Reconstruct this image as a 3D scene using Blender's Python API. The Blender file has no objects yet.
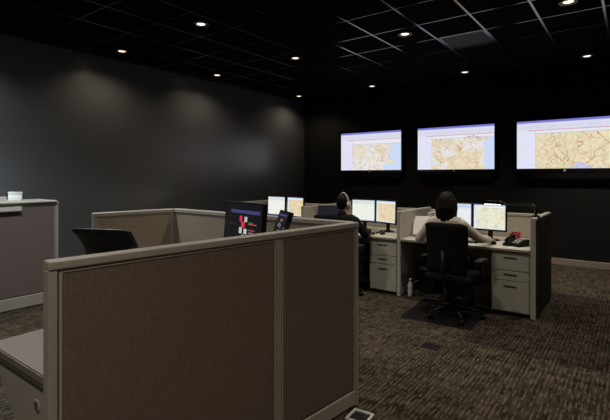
import bpy, bmesh, math, random
from mathutils import Vector, Matrix, Quaternion
random.seed(7)
PI = math.pi
scene = bpy.context.scene
C = scene.collection

# ---------------------------------------------------------------- camera, world, exposure
cam_d = bpy.data.cameras.new('camera')
cam = bpy.data.objects.new('camera', cam_d); C.objects.link(cam)
cam.location = (0, 0, 1.53)
cam.rotation_euler = (PI / 2, 0, math.radians(36.85))
cam_d.sensor_width = 36.0
cam_d.lens = 36.0 * 439.0 / 610.0
cam_d.shift_y = -(210 - 176) / 610.0
cam_d.clip_start = 0.05
scene.camera = cam

w = bpy.data.worlds.new('world'); scene.world = w; w.use_nodes = True
w.node_tree.nodes['Background'].inputs[0].default_value = (0.5, 0.55, 0.6, 1)
w.node_tree.nodes['Background'].inputs[1].default_value = 0.004
scene.view_settings.view_transform = 'Standard'
scene.view_settings.look = 'None'
scene.view_settings.exposure = 0.0
scene.view_settings.gamma = 1.0
scene.view_settings.use_curve_mapping = False
DOWN_W = 60.0            # downlight power
WARM = (1.0, 0.89, 0.74)
SCREEN_K = 1.0           # screen brightness

# ---------------------------------------------------------------- helpers
def link_mesh(name, bm, mat, parent=None, smooth=False, loc=None, rot=None):
    me = bpy.data.meshes.new(name)
    bmesh.ops.recalc_face_normals(bm, faces=bm.faces[:])
    bm.to_mesh(me); bm.free()
    if smooth:
        for p in me.polygons: p.use_smooth = True
    o = bpy.data.objects.new(name, me); C.objects.link(o)
    if mat: me.materials.append(mat)
    if parent: o.parent = parent
    if loc is not None: o.location = loc
    if rot is not None: o.rotation_euler = rot
    return o

def thing(name, label, cat, loc=(0, 0, 0), rotz=0.0, group=None):
    o = bpy.data.objects.new(name, None); C.objects.link(o)
    o.empty_display_size = 0.1
    o.location = loc; o.rotation_euler = (0, 0, rotz)
    return tag(o, label, cat, group)

def tag(o, label, cat, group=None):
    o['label'] = label; o['category'] = cat
    if group: o['group'] = group
    return o

def struct(o, label=None, cat=None):
    o['kind'] = 'structure'
    if label: o['label'] = label
    if cat: o['category'] = cat
    return o

def dup(root, loc=None, rotz=None, label=None):
    r = root.copy(); C.objects.link(r)
    if loc is not None: r.location = loc
    if rotz is not None: r.rotation_euler = (0, 0, rotz)
    if label: r['label'] = label
    for ch in list(root.children):
        c = ch.copy(); C.objects.link(c); c.parent = r
        for g in list(ch.children):
            d = g.copy(); C.objects.link(d); d.parent = c
    return r

def recenter(root, loc):
    d = Vector(loc) - root.location
    root.location = loc
    for ch in root.children: ch.location = Vector(ch.location) - d

def B(): return bmesh.new()

def box(bm, x0, x1, y0, y1, z0, z1, bevel=0.0, M=None, seg=1):
    m = Matrix.Translation(((x0 + x1) / 2, (y0 + y1) / 2, (z0 + z1) / 2)) @ Matrix.Diagonal((x1 - x0, y1 - y0, z1 - z0, 1))
    if M is not None: m = M @ m
    r = bmesh.ops.create_cube(bm, size=1.0, matrix=m)
    if bevel > 0:
        es = list({e for v in r['verts'] for e in v.link_edges})
        bmesh.ops.bevel(bm, geom=es, offset=bevel, segments=seg, profile=0.5, affect='EDGES')
    return bm

def tube(bm, pts, r, n=10, closed=False, caps=True):
    pts = [Vector(p) for p in pts]
    rs = r if isinstance(r, (list, tuple)) else [r] * len(pts)
    rings = []
    N = None
    for i, p in enumerate(pts):
        a = pts[i - 1] if (i > 0 or closed) else p
        b = pts[(i + 1) % len(pts)] if (i < len(pts) - 1 or closed) else p
        t = (b - a).normalized()
        if N is None:
            N = t.orthogonal().normalized()
        else:
            N = (N - t * N.dot(t)).normalized()
        Bn = t.cross(N)
        rings.append([bm.verts.new(p + (N * math.cos(2 * PI * k / n) + Bn * math.sin(2 * PI * k / n)) * rs[i]) for k in range(n)])
    m = len(rings)
    for i in range(m if closed else m - 1):
        A_, B_ = rings[i], rings[(i + 1) % m]
        for k in range(n):
            bm.faces.new((A_[k], A_[(k + 1) % n], B_[(k + 1) % n], B_[k]))
    if caps and not closed:
        bm.faces.new(rings[0][::-1]); bm.faces.new(rings[-1])
    return bm

def lathe(bm, prof, n=24, M=None):
    """profile of (radius, z) from bottom to top, capped"""
    rings = []
    for r, z in prof:
        ring = []
        for k in range(n):
            v = Vector((r * math.cos(2 * PI * k / n), r * math.sin(2 * PI * k / n), z))
            if M is not None: v = M @ v
            ring.append(bm.verts.new(v))
        rings.append(ring)
    for a, b in zip(rings, rings[1:]):
        for k in range(n):
            bm.faces.new((a[k], a[(k + 1) % n], b[(k + 1) % n], b[k]))
    bm.faces.new(rings[0][::-1]); bm.faces.new(rings[-1])
    return bm

def prism(bm, poly, axis, a, b):
    """poly of 2D points extruded along axis ('x','y','z') from a to b"""
    def mk(p, t):
        return {'x': (t, p[0], p[1]), 'y': (p[0], t, p[1]), 'z': (p[0], p[1], t)}[axis]
    A_ = [bm.verts.new(mk(p, a)) for p in poly]
    B_ = [bm.verts.new(mk(p, b)) for p in poly]
    n = len(poly)
    bm.faces.new(A_); bm.faces.new(B_[::-1])
    for k in range(n):
        bm.faces.new((A_[k], B_[k], B_[(k + 1) % n], A_[(k + 1) % n]))
    return bm

def ell(bm, c, r, rot=None, u=20, v=14):
    m = Matrix.Translation(c)
    if rot is not None: m = m @ rot.to_4x4()
    m = m @ Matrix.Diagonal((r[0], r[1], r[2], 1))
    bmesh.ops.create_uvsphere(bm, u_segments=u, v_segments=v, radius=1.0, matrix=m)
    return bm

def cap(bm, p, r1, q, r2, n=14, k=5):
    p, q = Vector(p), Vector(q)
    ax = q - p; L = ax.length
    if L < 1e-6: return ell(bm, p, (r1, r1, r1))
    R = ax.to_track_quat('Z', 'Y').to_matrix().to_4x4(); R.translation = p
    prof = []
    for i in range(k):
        a = -PI / 2 + (PI / 2) * (i + .15) / k
        prof.append((r1 * math.cos(a), r1 * math.sin(a)))
    prof.append((r1, 0)); prof.append((r2, L))
    for i in range(k):
        a = (PI / 2) * (i + .85) / k
        prof.append((r2 * math.cos(a), L + r2 * math.sin(a)))
    return lathe(bm, prof, n, R)

def blob(name, bm, mat, parent, voxel, smooth_it=3, fac=0.5):
    o = link_mesh(name, bm, None)
    m = o.modifiers.new('r', 'REMESH'); m.mode = 'VOXEL'; m.voxel_size = voxel
    s = o.modifiers.new('s', 'SMOOTH'); s.factor = fac; s.iterations = smooth_it
    dg = bpy.context.evaluated_depsgraph_get()
    me = bpy.data.meshes.new_from_object(o.evaluated_get(dg))
    old = o.data; o.modifiers.clear(); o.data = me; bpy.data.meshes.remove(old)
    me.name = name
    for p in me.polygons: p.use_smooth = True
    me.materials.clear(); me.materials.append(mat)
    o.parent = parent
    return o

# ---------------------------------------------------------------- node helper
class S:
    """socket with maths"""
    def __init__(self, nt, s): self.nt, self.s = nt, s
    def _m(self, op, a, b=None, c=None):
        n = self.nt.nodes.new('ShaderNodeMath'); n.operation = op
        for i, q in enumerate((a, b, c)):
            if q is None: continue
            if isinstance(q, S): self.nt.links.new(q.s, n.inputs[i])
            else: n.inputs[i].default_value = q
        return S(self.nt, n.outputs[0])
    def __add__(s, o): return s._m('ADD', s, o)
    def __radd__(s, o): return s._m('ADD', o, s)
    def __sub__(s, o): return s._m('SUBTRACT', s, o)
    def __rsub__(s, o): return s._m('SUBTRACT', o, s)
    def __mul__(s, o): return s._m('MULTIPLY', s, o)
    def __rmul__(s, o): return s._m('MULTIPLY', o, s)
    def __truediv__(s, o): return s._m('DIVIDE', s, o)
    def gt(s, o): return s._m('GREATER_THAN', s, o)
    def lt(s, o): return s._m('LESS_THAN', s, o)
    def frac(s): return s._m('FRACT', s)
    def absv(s): return s._m('ABSOLUTE', s)
    def mx(s, o): return s._m('MAXIMUM', s, o)
    def mn(s, o): return s._m('MINIMUM', s, o)

def mixc(nt, f, a, b):
    n = nt.nodes.new('ShaderNodeMix'); n.data_type = 'RGBA'
    if isinstance(f, S): nt.links.new(f.s, n.inputs[0])
    else: n.inputs[0].default_value = f
    for i, q in ((6, a), (7, b)):
        if isinstance(q, S): nt.links.new(q.s, n.inputs[i])
        else: n.inputs[i].default_value = (*q, 1)
    return S(nt, n.outputs[2])

def coords(nt, kind='Object'):
    n = nt.nodes.new('ShaderNodeTexCoord')
    return S(nt, n.outputs[kind])

def sep(nt, v):
    n = nt.nodes.new('ShaderNodeSeparateXYZ'); nt.links.new(v.s, n.inputs[0])
    return [S(nt, n.outputs[i]) for i in range(3)]

def comb(nt, x, y, z):
    n = nt.nodes.new('ShaderNodeCombineXYZ')
    for i, q in enumerate((x, y, z)):
        if isinstance(q, S): nt.links.new(q.s, n.inputs[i])
        else: n.inputs[i].default_value = q
    return S(nt, n.outputs[0])

def noise(nt, v, scale, detail=2.0, rough=.5):
    n = nt.nodes.new('ShaderNodeTexNoise'); nt.links.new(v.s, n.inputs['Vector'])
    n.inputs['Scale'].default_value = scale; n.inputs['Detail'].default_value = detail
    n.inputs['Roughness'].default_value = rough
    return S(nt, n.outputs[0])

def new_mat(name):
    m = bpy.data.materials.new(name); m.use_nodes = True
    nt = m.node_tree
    return m, nt, nt.nodes['Principled BSDF']

def pbr(name, col, rough=.5, metal=0.0, spec=.5, var=.12, nscale=18.0, bump=0.0, bscale=200.0, stretch=None):
    """plain surface with subtle procedural variation and relief"""
    m, nt, b = new_mat(name)
    v = coords(nt)
    if stretch:
        mp = nt.nodes.new('ShaderNodeMapping'); nt.links.new(v.s, mp.inputs[0]); mp.inputs['Scale'].default_value = stretch
        v = S(nt, mp.outputs[0])
    f = noise(nt, v, nscale, 3)
    c = mixc(nt, f, tuple(x * (1 - var) for x in col), tuple(min(1, x * (1 + var)) for x in col))
    nt.links.new(c.s, b.inputs['Base Color'])
    b.inputs['Roughness'].default_value = rough
    b.inputs['Metallic'].default_value = metal
    b.inputs['Specular IOR Level'].default_value = spec
    if bump > 0:
        h = noise(nt, v, bscale, 2)
        bp = nt.nodes.new('ShaderNodeBump'); bp.inputs['Strength'].default_value = bump; bp.inputs['Distance'].default_value = .003
        nt.links.new(h.s, bp.inputs['Height']); nt.links.new(bp.outputs[0], b.inputs['Normal'])
    return m

def fabric(name, col, var=.3, cell=260.0):
    m, nt, b = new_mat(name)
    v = coords(nt)
    x, y, z = sep(nt, v)
    n1 = noise(nt, comb(nt, x * 1.0, y * 1.0, z * 4.0), cell * .5, 1)
    n2 = noise(nt, comb(nt, x * 4.0, y * 4.0, z * 1.0), cell * .5, 1)
    n3 = noise(nt, v, 5.0, 3)
    n4 = noise(nt, v, 75.0, 1)
    f = n1 * .4 + n2 * .4 + n3 * .2 + (n4 - .5) * .8
    c = mixc(nt, f, tuple(q * (1 - var) for q in col), tuple(q * (1 + var) for q in col))
    nt.links.new(c.s, b.inputs['Base Color'])
    b.inputs['Roughness'].default_value = .95; b.inputs['Specular IOR Level'].default_value = .15
    bp = nt.nodes.new('ShaderNodeBump'); bp.inputs['Strength'].default_value = .35; bp.inputs['Distance'].default_value = .002
    nt.links.new((n1 + n2).s, bp.inputs['Height']); nt.links.new(bp.outputs[0], b.inputs['Normal'])
    return m

def emit(name, col, k):
    m = bpy.data.materials.new(name); m.use_nodes = True; nt = m.node_tree
    nt.nodes.clear()
    e = nt.nodes.new('ShaderNodeEmission'); o = nt.nodes.new('ShaderNodeOutputMaterial')
    e.inputs[0].default_value = (*col, 1); e.inputs[1].default_value = k
    nt.links.new(e.outputs[0], o.inputs[0])
    return m

def screen_mat(name, wd, ht, paint):
    """lit display; paint(nt,u,v,vec) -> colour socket, u/v in 0..1 over the screen"""
    m = bpy.data.materials.new(name); m.use_nodes = True; nt = m.node_tree
    b = nt.nodes['Principled BSDF']
    x, y, z = sep(nt, coords(nt))
    u = x / wd + .5; v = z / ht + .5
    c = paint(nt, u, v)
    b.inputs['Base Color'].default_value = (.01, .01, .012, 1)
    b.inputs['Roughness'].default_value = .3
    nt.links.new(c.s, b.inputs['Emission Color'])
    b.inputs['Emission Strength'].default_value = SCREEN_K
    return m

def paint_map(seed, land, sea_u, white, panel_u=.2, map_top=.70, sea_low=None):
    def paint(nt, u, v):
        vec = comb(nt, u * 1.78, v, seed)
        n = noise(nt, vec, 3.2, 4, .6)
        n2 = noise(nt, comb(nt, u * 1.78, v, seed + 7.3), 5.0, 3)
        # land, pale lowlands, sea
        c = mixc(nt, n2.gt(.52), land, tuple(x * .93 for x in land))
        c = mixc(nt, ((n - (.64 - white)) * 9.0).mx(0.0).mn(1.0), c, (.82, .82, .86))
        if sea_u is not None:
            c = mixc(nt, (u + (n - .5) * .45).gt(sea_u), c, (.60, .70, .92))
        if sea_low is not None:
            c = mixc(nt, (v + (n2 - .5) * .5 + (u - .62).absv() * .5).lt(sea_low), c, (.55, .60, .88))
        # roads
        for sc, wid, colr, amt in ((4.5, .014, (.55, .24, .10), .85), (8.5, .02, (.62, .40, .18), .65), (15.0, .03, (.64, .48, .25), .45)):
            vo = nt.nodes.new('ShaderNodeTexVoronoi'); vo.feature = 'DISTANCE_TO_EDGE'
            vo.inputs['Scale'].default_value = sc
            nt.links.new(comb(nt, u * 1.78 + (n - .5) * .45, v + (n2 - .5) * .45, seed).s, vo.inputs['Vector'])
            d = S(nt, vo.outputs['Distance'])
            mask = d.lt(wid) * amt
            if sea_u is not None: mask = mask * (u + (n - .5) * .45).lt(sea_u)
            c = mixc(nt, mask, c, colr)
        # header of the map, side panel, tool bars, title bar
        c = mixc(nt, v.gt(map_top), c, (.80, .80, .88))
        c = mixc(nt, v.gt(map_top) * v.lt(map_top + .012), c, (.55, .55, .75))
        side = u.lt(panel_u)
        row = (v * 22.0).frac().lt(.22) * noise(nt, comb(nt, u * 2.0, v * 30.0, seed), 9.0, 1).gt(.5)
        sc_ = mixc(nt, row * .5, (.78, .78, .93), (.40, .38, .66))
        c = mixc(nt, side, c, sc_)
        c = mixc(nt, (u - panel_u).absv().lt(.004), c, (.6, .6, .75))
        bar = v.gt(.80)
        ico = (u * 40.0).frac().lt(.4) * (v - .87).absv().lt(.018) * noise(nt, comb(nt, u * 30.0, 0.0, seed), 3.0, 1).gt(.48)
        bc = mixc(nt, ico * .5, (.70, .71, .84), (.35, .45, .60))
        c = mixc(nt, bar, c, bc)
        c = mixc(nt, (v - .80).absv().lt(.008) * u.gt(.12), c, (.62, .35, .42))
        c = mixc(nt, v.gt(.955), c, (.20, .20, .66))
        return c
    return paint

def paint_list(head, base, seed):
    def paint(nt, u, v):
        row = (v * 16.0).frac().lt(.3) * noise(nt, comb(nt, u * 6.0, v * 16.0, seed), 3.0, 1).gt(.48) * u.gt(.06)
        c = mixc(nt, row * .35, base, tuple(x * .55 for x in base))
        c = mixc(nt, v.gt(.80), c, tuple(x * .85 for x in base))
        c = mixc(nt, (v - .90).absv().lt(.03), c, head)
        c = mixc(nt, v.lt(.05), c, (.45, .50, .62))
        return c
    return paint

def paint_small_map(land, seed):
    def paint(nt, u, v):
        n = noise(nt, comb(nt, u, v, seed), 4.0, 4, .6)
        c = mixc(nt, ((n - .5) * 8.0).mx(0.0).mn(1.0), land, tuple(x * .82 for x in land))
        vo = nt.nodes.new('ShaderNodeTexVoronoi'); vo.feature = 'DISTANCE_TO_EDGE'; vo.inputs['Scale'].default_value = 7
        nt.links.new(comb(nt, u + (n - .5) * .2, v, seed).s, vo.inputs['Vector'])
        c = mixc(nt, S(nt, vo.outputs['Distance']).lt(.03) * .5, c, (.65, .42, .18))
        frame = u.lt(.10).mx(v.lt(.04))
        c = mixc(nt, frame, c, (.72, .78, .86))
        c = mixc(nt, v.gt(.88), c, (.80, .84, .86))
        c = mixc(nt, v.gt(.955), c, (.45, .58, .85))
        return c
    return paint

def paint_console(nt, u, v):
    c = mixc(nt, v.gt(2.0), (.004, .004, .006), (0, 0, 0))
    c = mixc(nt, (v - .85).absv().lt(.032) * u.gt(.16) * u.lt(.95), c, (.045, .05, .17))
    def rect(c, x0, x1, y0, y1, col):
        return mixc(nt, u.gt(x0) * u.lt(x1) * v.gt(y0) * v.lt(y1), c, col)
    for x0, x1, y0, y1, col in [(.42, .49, .66, .77, (.62, .03, .05)), (.55, .63, .66, .76, (.45, .47, .46)),
                                (.47, .57, .545, .66, (.58, .03, .07)), (.42, .50, .43, .545, (.48, .50, .47)),
                                (.55, .63, .43, .53, (.52, .54, .52)), (.50, .56, .32, .41, (.34, .35, .40)),
                                (.66, .88, .615, .635, (.45, .08, .03)), (.66, .78, .645, .66, (.05, .22, .06)),
                                (.66, .84, .50, .525, (.30, .05, .06)), (.68, .80, .455, .475, (.2, .2, .22)),
                                (.43, .50, .245, .265, (.35, .35, .36)), (.54, .61, .245, .265, (.33, .33, .35)),
                                (.65, .72, .245, .265, (.3, .3, .32)), (.77, .83, .245, .265, (.3, .3, .32)),
                                (.10, .30, .60, .61, (.08, .03, .05))]:
        c = rect(c, x0, x1, y0, y1, col)
    return c

def paint_touch(nt, u, v):
    c = mixc(nt, v.gt(2.0), (.006, .006, .010), (0, 0, 0))
    def rect(c, x0, x1, y0, y1, col):
        return mixc(nt, u.gt(x0) * u.lt(x1) * v.gt(y0) * v.lt(y1), c, col)
    for x0, x1, y0, y1, col in [(.1, .9, .84, .92, (.05, .06, .16)), (.38, .50, .60, .74, (.20, .15, .17)), (.55, .66, .62, .74, (.26, .05, .06)),
                                (.30, .42, .40, .55, (.24, .24, .25)), (.50, .60, .36, .54, (.14, .12, .16)), (.35, .62, .24, .28, (.16, .16, .18))]:
        c = rect(c, x0, x1, y0, y1, col)
    return c

# ---------------------------------------------------------------- materials
M_wall = pbr('charcoal_wall_paint', (.104, .106, .114), .29, spec=.85, var=.05, nscale=2.5, bump=.08, bscale=90)
M_back = pbr('black_wall_paint', (.010, .0095, .0095), .6, spec=.3, var=.08, nscale=2.5, bump=.08, bscale=90)
M_dark = pbr('dark_plain_wall_paint', (.16, .155, .15), .7, spec=.2, var=.05, nscale=2.5)
M_ctile = pbr('black_acoustic_tile', (.0035, .0035, .004), .95, spec=.06, var=.3, nscale=60, bump=.4, bscale=160)
M_cback = pbr('black_plenum', (.006, .006, .006), .95, spec=.05)
M_bar = pbr('satin_black_metal', (.006, .006, .007), .16, spec=1.0, var=.05)
M_slat = pbr('dull_black_metal', (.006, .006, .007), .34, spec=.35, var=.05)
M_base = pbr('taupe_baseboard', (.36, .30, .25), .5, var=.06)
M_sub = pbr('carpet_underlay', (.04, .033, .026), .95, spec=.05)
M_rail = pbr('taupe_painted_metal', (.37, .335, .295), .42, spec=.45, var=.05, nscale=8)
M_railp = pbr('pale_beige_painted_metal', (.50, .47, .41), .42, spec=.45, var=.05, nscale=8)
M_groove = pbr('dark_joint', (.05, .042, .036), .8, spec=.1)
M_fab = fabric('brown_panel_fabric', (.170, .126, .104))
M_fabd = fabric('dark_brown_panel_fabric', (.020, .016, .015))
M_fabl = fabric('pale_beige_panel_fabric', (.46, .42, .35), var=.15)
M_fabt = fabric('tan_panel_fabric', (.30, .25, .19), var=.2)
M_fabp = fabric('mauve_panel_fabric', (.165, .130, .120), var=.15)
M_top = pbr('beige_laminate', (.205, .172, .152), .4, spec=.45, var=.05, nscale=40)
M_topp = pbr('pale_laminate', (.60, .58, .51), .4, spec=.45, var=.05, nscale=40)
M_edge = pbr('brown_edge_band', (.12, .10, .085), .5, var=.05)
M_cab = pbr('putty_painted_steel', (.50, .49, .43), .4, spec=.45, var=.04, nscale=6)
M_black = pbr('black_plastic', (.006, .006, .0065), .5, spec=.22, var=.1)
M_gloss = pbr('gloss_black_plastic', (.008, .008, .009), .22, spec=.5, var=.1)
M_blackf = pbr('black_upholstery', (.005, .005, .0055), .9, spec=.15, var=.3, nscale=120, bump=.3, bscale=400)
M_leather = pbr('black_vinyl', (.010, .011, .012), .42, spec=.5, var=.2, nscale=60, bump=.15, bscale=250)
M_alu = pbr('brushed_aluminium', (.45, .45, .45), .35, metal=1.0, var=.08, stretch=(1, 1, 30))
M_chrome = pbr('chrome_metal', (.6, .6, .6), .2, metal=1.0, var=.05)
M_ring = pbr('bronze_trim_metal', (.20, .17, .14), .4, metal=1.0, var=.05)
M_white = pbr('white_paper', (.72, .72, .70), .8, spec=.2, var=.03)
M_offw = pbr('off_white_plastic', (.60, .58, .53), .5, var=.05)
M_grey = pbr('grey_plastic', (.22, .22, .24), .5, var=.05)
M_purple = pbr('dusky_binder_cloth', (.13, .11, .16), .7, var=.1)
M_red = pbr('red_plastic', (.42, .03, .04), .4, var=.08)
M_brown = pbr('brown_leatherette', (.10, .05, .03), .5, var=.15)
M_skin = pbr('skin', (.50, .31, .22), .5, spec=.35, var=.08, nscale=30)
M_hair = pbr('dark_brown_hair', (.006, .0045, .004), .6, spec=.15, var=.4, nscale=30, bump=.5, bscale=60, stretch=(6, 6, 1))
M_blouse = fabric('cream_blouse', (.62, .56, .49), var=.06, cell=180)
M_jacket = fabric('black_jacket_cloth', (.012, .012, .014), var=.2, cell=180)
M_trouser = fabric('dark_trouser_cloth', (.018, .018, .022), var=.15, cell=180)
M_sheet = pbr('near_black_sheet', (.006, .005, .0055), .6, spec=.2, var=.15)
M_eye = pbr('eye_white', (.7, .7, .68), .2, var=.02)
M_iris = pbr('dark_iris', (.03, .02, .012), .2, var=.1)
M_lips = pbr('lips', (.40, .16, .13), .45, var=.05)
M_cup = pbr('clear_bottle_plastic', (.55, .60, .66), .12, spec=.6, var=.03)
M_lens = emit('lamp_lens_glow', (1.0, .82, .60), 2.2)

def carpet_mat(name, dark, light):
    m, nt, b = new_mat(name)
    x, y, z = sep(nt, coords(nt))
    oi = nt.nodes.new('ShaderNodeObjectInfo'); r = S(nt, oi.outputs['Random'])
    def bricks(ofs, wd, hg, freq):
        br = nt.nodes.new('ShaderNodeTexBrick')
        nt.links.new(comb(nt, y + r * 7.0 + ofs, x + r * 3.1 + ofs, 0.0).s, br.inputs['Vector'])
        br.inputs['Scale'].default_value = 1.0
        br.inputs['Brick Width'].default_value = wd; br.inputs['Row Height'].default_value = hg
        br.inputs['Mortar Size'].default_value = hg * .16; br.inputs['Mortar Smooth'].default_value = .8
        br.offset = .37; br.offset_frequency = freq
        br.inputs['Color1'].default_value = (0, 0, 0, 1); br.inputs['Color2'].default_value = (1, 1, 1, 1)
        br.inputs['Mortar'].default_value = (.15, .15, .15, 1)
        return S(nt, br.outputs['Color'])
    f1 = bricks(0.0, .11, .0165, 3); f2 = bricks(.5, .05, .008, 2)
    nz = noise(nt, comb(nt, x, y, r * 9.0), 380.0, 2)
    big = noise(nt, comb(nt, x * .6, y * 1.6, r * 9.0), 8.0, 2)
    lines = ((x / .0305).frac() - .5).absv().lt(.17) * noise(nt, comb(nt, x * 3.0, y, r * 5.0), 14.0, 1).gt(.5)
    f = f1 * .36 + f2 * .08 + lines * .44 + (nz - .5) * .35 + (big - .5) * .6
    c = mixc(nt, (f * 1.0).mx(0.0).mn(1.0), dark, light)
    nt.links.new(c.s, b.inputs['Base Color'])
    b.inputs['Roughness'].default_value = 1.0; b.inputs['Specular IOR Level'].default_value = .08
    bp = nt.nodes.new('ShaderNodeBump'); bp.inputs['Strength'].default_value = .5; bp.inputs['Distance'].default_value = .004
    nt.links.new((nz + f1 * .6).s, bp.inputs['Height']); nt.links.new(bp.outputs[0], b.inputs['Normal'])
    return m
M_carpet = carpet_mat('tan_striped_carpet', (.016, .0125, .009), (.185, .152, .108))
M_carpet2 = carpet_mat('darker_striped_carpet', (.010, .0075, .0062), (.120, .092, .074))  # same stripe pattern in deeper brown tones

# ---------------------------------------------------------------- the room shell
XL, XR, YB, YF, ZC = -6.54, 2.7, 8.70, -2.7, 3.35
fl = struct(link_mesh('floor', box(B(), XL, XR, YF, YB, -.12, -.008), M_sub), 'dark carpeted floor of the control room', 'floor')
T = .61
GX0, GY0 = -1.30, 4.13                     # carpet grid; plum tiles lie to the right of the desks
tile_me = {}
rest = B()
k0 = math.ceil((XL - GX0) / T); k1 = 6
j0 = math.ceil((YF - GY0) / T); j1 = math.floor((YB - GY0) / T)
for i in range(k0 - 1, k1 + 1):
    for j in range(j0 - 1, j1 + 1):
        x0, x1 = max(XL, GX0 + T * i), min(XR, GX0 + T * (i + 1))
        y0, y1 = max(YF, GY0 + T * j), min(YB, GY0 + T * (j + 1))
        if x1 - x0 < .01 or y1 - y0 < .01: continue
        cx, cy = (x0 + x1) / 2, (y0 + y1) / 2
        darker = i >= 0 and 0 <= j < 4
        seen = (cy > -.1) and (cx < 1.5) and (darker or cx < .2 + .12 * cy) and not (cy < 1.2 and cx > -2)
        if not seen and not darker:
            box(rest, x0, x1, y0, y1, -.008, 0); continue
        key = (round(x1 - x0, 3), round(y1 - y0, 3), darker)
        if key not in tile_me:
            o = link_mesh('carpet_tile', box(B(), -(x1 - x0) / 2 + .0008, (x1 - x0) / 2 - .0008, -(y1 - y0) / 2 + .0008, (y1 - y0) / 2 - .0008, -.008, 0.0), M_carpet2 if darker else M_carpet, fl)
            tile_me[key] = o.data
        else:
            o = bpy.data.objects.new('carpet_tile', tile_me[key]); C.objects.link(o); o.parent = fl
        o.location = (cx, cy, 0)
        if not darker and abs(x1 - x0 - y1 + y0) < .001 and random.random() < .1: o.rotation_euler = (0, 0, PI / 2)
link_mesh('carpet_area', rest, M_carpet, fl)

wl = struct(link_mesh('wall_left', box(B(), XL - .12, XL, YF, YB, 0, ZC + .1), M_wall), 'charcoal painted side wall washed by downlights', 'wall')
wb = struct(link_mesh('wall_back', box(B(), XL - .12, XR, YB, YB + .12, 0, ZC + .1), M_back), 'black wall carrying the three display screens', 'wall')
wr = struct(link_mesh('wall_right', box(B(), XR, XR + .12, YF, YB + .12, 0, ZC + .1), M_dark), 'plain wall outside the picture on the right', 'wall')
wf = struct(link_mesh('wall_front', box(B(), XL - .12, XR + .12, YF - .12, YF, 0, ZC + .1), M_dark), 'plain wall behind the viewer', 'wall')
bb = struct(link_mesh('baseboard_back', box(B(), XL, XR, YB - .016, YB, 0.0, .11, .004), M_base), 'taupe baseboard along the black wall', 'baseboard')
bl = struct(link_mesh('baseboard_left', box(B(), XL, XL + .016, YF, YB - .016, 0.0, .11, .004), M_base), 'taupe baseboard along the charcoal wall', 'baseboard')

ce = struct(link_mesh('ceiling', box(B(), XL - .12, XR + .12, YF - .12, YB + .12, ZC + .03, ZC + .1), M_cback), 'black suspended ceiling with metal grid', 'ceiling')
gx = [-.87 - .61 * k for k in range(-6, 10)]           # main bars, running towards the screens
gy = [4.41 + .64 * k for k in range(-8, 7)]            # cross bars
bar_w = .024
gxs = sorted([x for x in gx if XL < x < XR]); gys = sorted([y for y in gy if YF < y < YB])
for x in gxs:
    link_mesh('grid_bar', box(B(), x - bar_w / 2, x + bar_w / 2, YF, YB, ZC - .004, ZC + .03), M_bar, ce)
for y in gys:
    link_mesh('grid_bar', box(B(), XL, XR, y - .007, y + .007, ZC - .003, ZC + .028), M_bar, ce)
ex = [XL] + gxs + [XR]; ey = [YF] + gys + [YB]
cache = {}
vent_cell = None
for a, b in zip(ex, ex[1:]):
    for c, d in zip(ey, ey[1:]):
        if d < -.5: continue
        sx, sy = round(b - a, 3), round(d - c, 3)
        if abs((a + b) / 2 + 1.785) < .05 and abs((c + d) / 2 - 6.01) < .05:
            vent_cell = (a, b, c, d); continue
        if (sx, sy) not in cache:
            o = link_mesh('ceiling_tile', box(B(), -sx / 2 + .012, sx / 2 - .012, -sy / 2 + .012, sy / 2 - .012, .008, .026, .003), M_ctile, ce)
            cache[(sx, sy)] = o.data
        else:
            o = bpy.data.objects.new('ceiling_tile', cache[(sx, sy)]); C.objects.link(o); o.parent = ce
        o.location = ((a + b) / 2, (c + d) / 2, ZC)
rb = B(); box(rb, XL, XR, YF, -.3, ZC + .008, ZC + .026)
# return-air grille in the ceiling
a, b, c, d = vent_cell
vg = thing('ceiling_vent', 'dark louvred return-air grille set among the black ceiling tiles', 'vent', ((a + b) / 2, (c + d) / 2, ZC))
hx, hy = (b - a) / 2 - .014, (d - c) / 2 - .010
f = B()
for q in ((-hx, hx, -hy, -hy + .025), (-hx, hx, hy - .025, hy), (-hx, -hx + .025, -hy, hy), (hx - .025, hx, -hy, hy)):
    box(f, *q, 0, .02)
link_mesh('frame', f, M_bar, vg)
link_mesh('backing', box(B(), -hx, hx, -hy, hy, .022, .028), M_cback, vg)
sl = None; ns = 24
for k in range(ns):
    yy = -hy + .03 + (2 * hy - .06) * (k + .5) / ns
    if sl is None:
        o = link_mesh('slat', box(B(), -hx + .02, hx - .02, -.0055, .0055, 0, .003), M_slat, vg); sl = o.data
    else:
        o = bpy.data.objects.new('slat', sl); C.objects.link(o); o.parent = vg
    o.location = (0, yy, .006); o.rotation_euler = (0, 0, 0)

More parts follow.
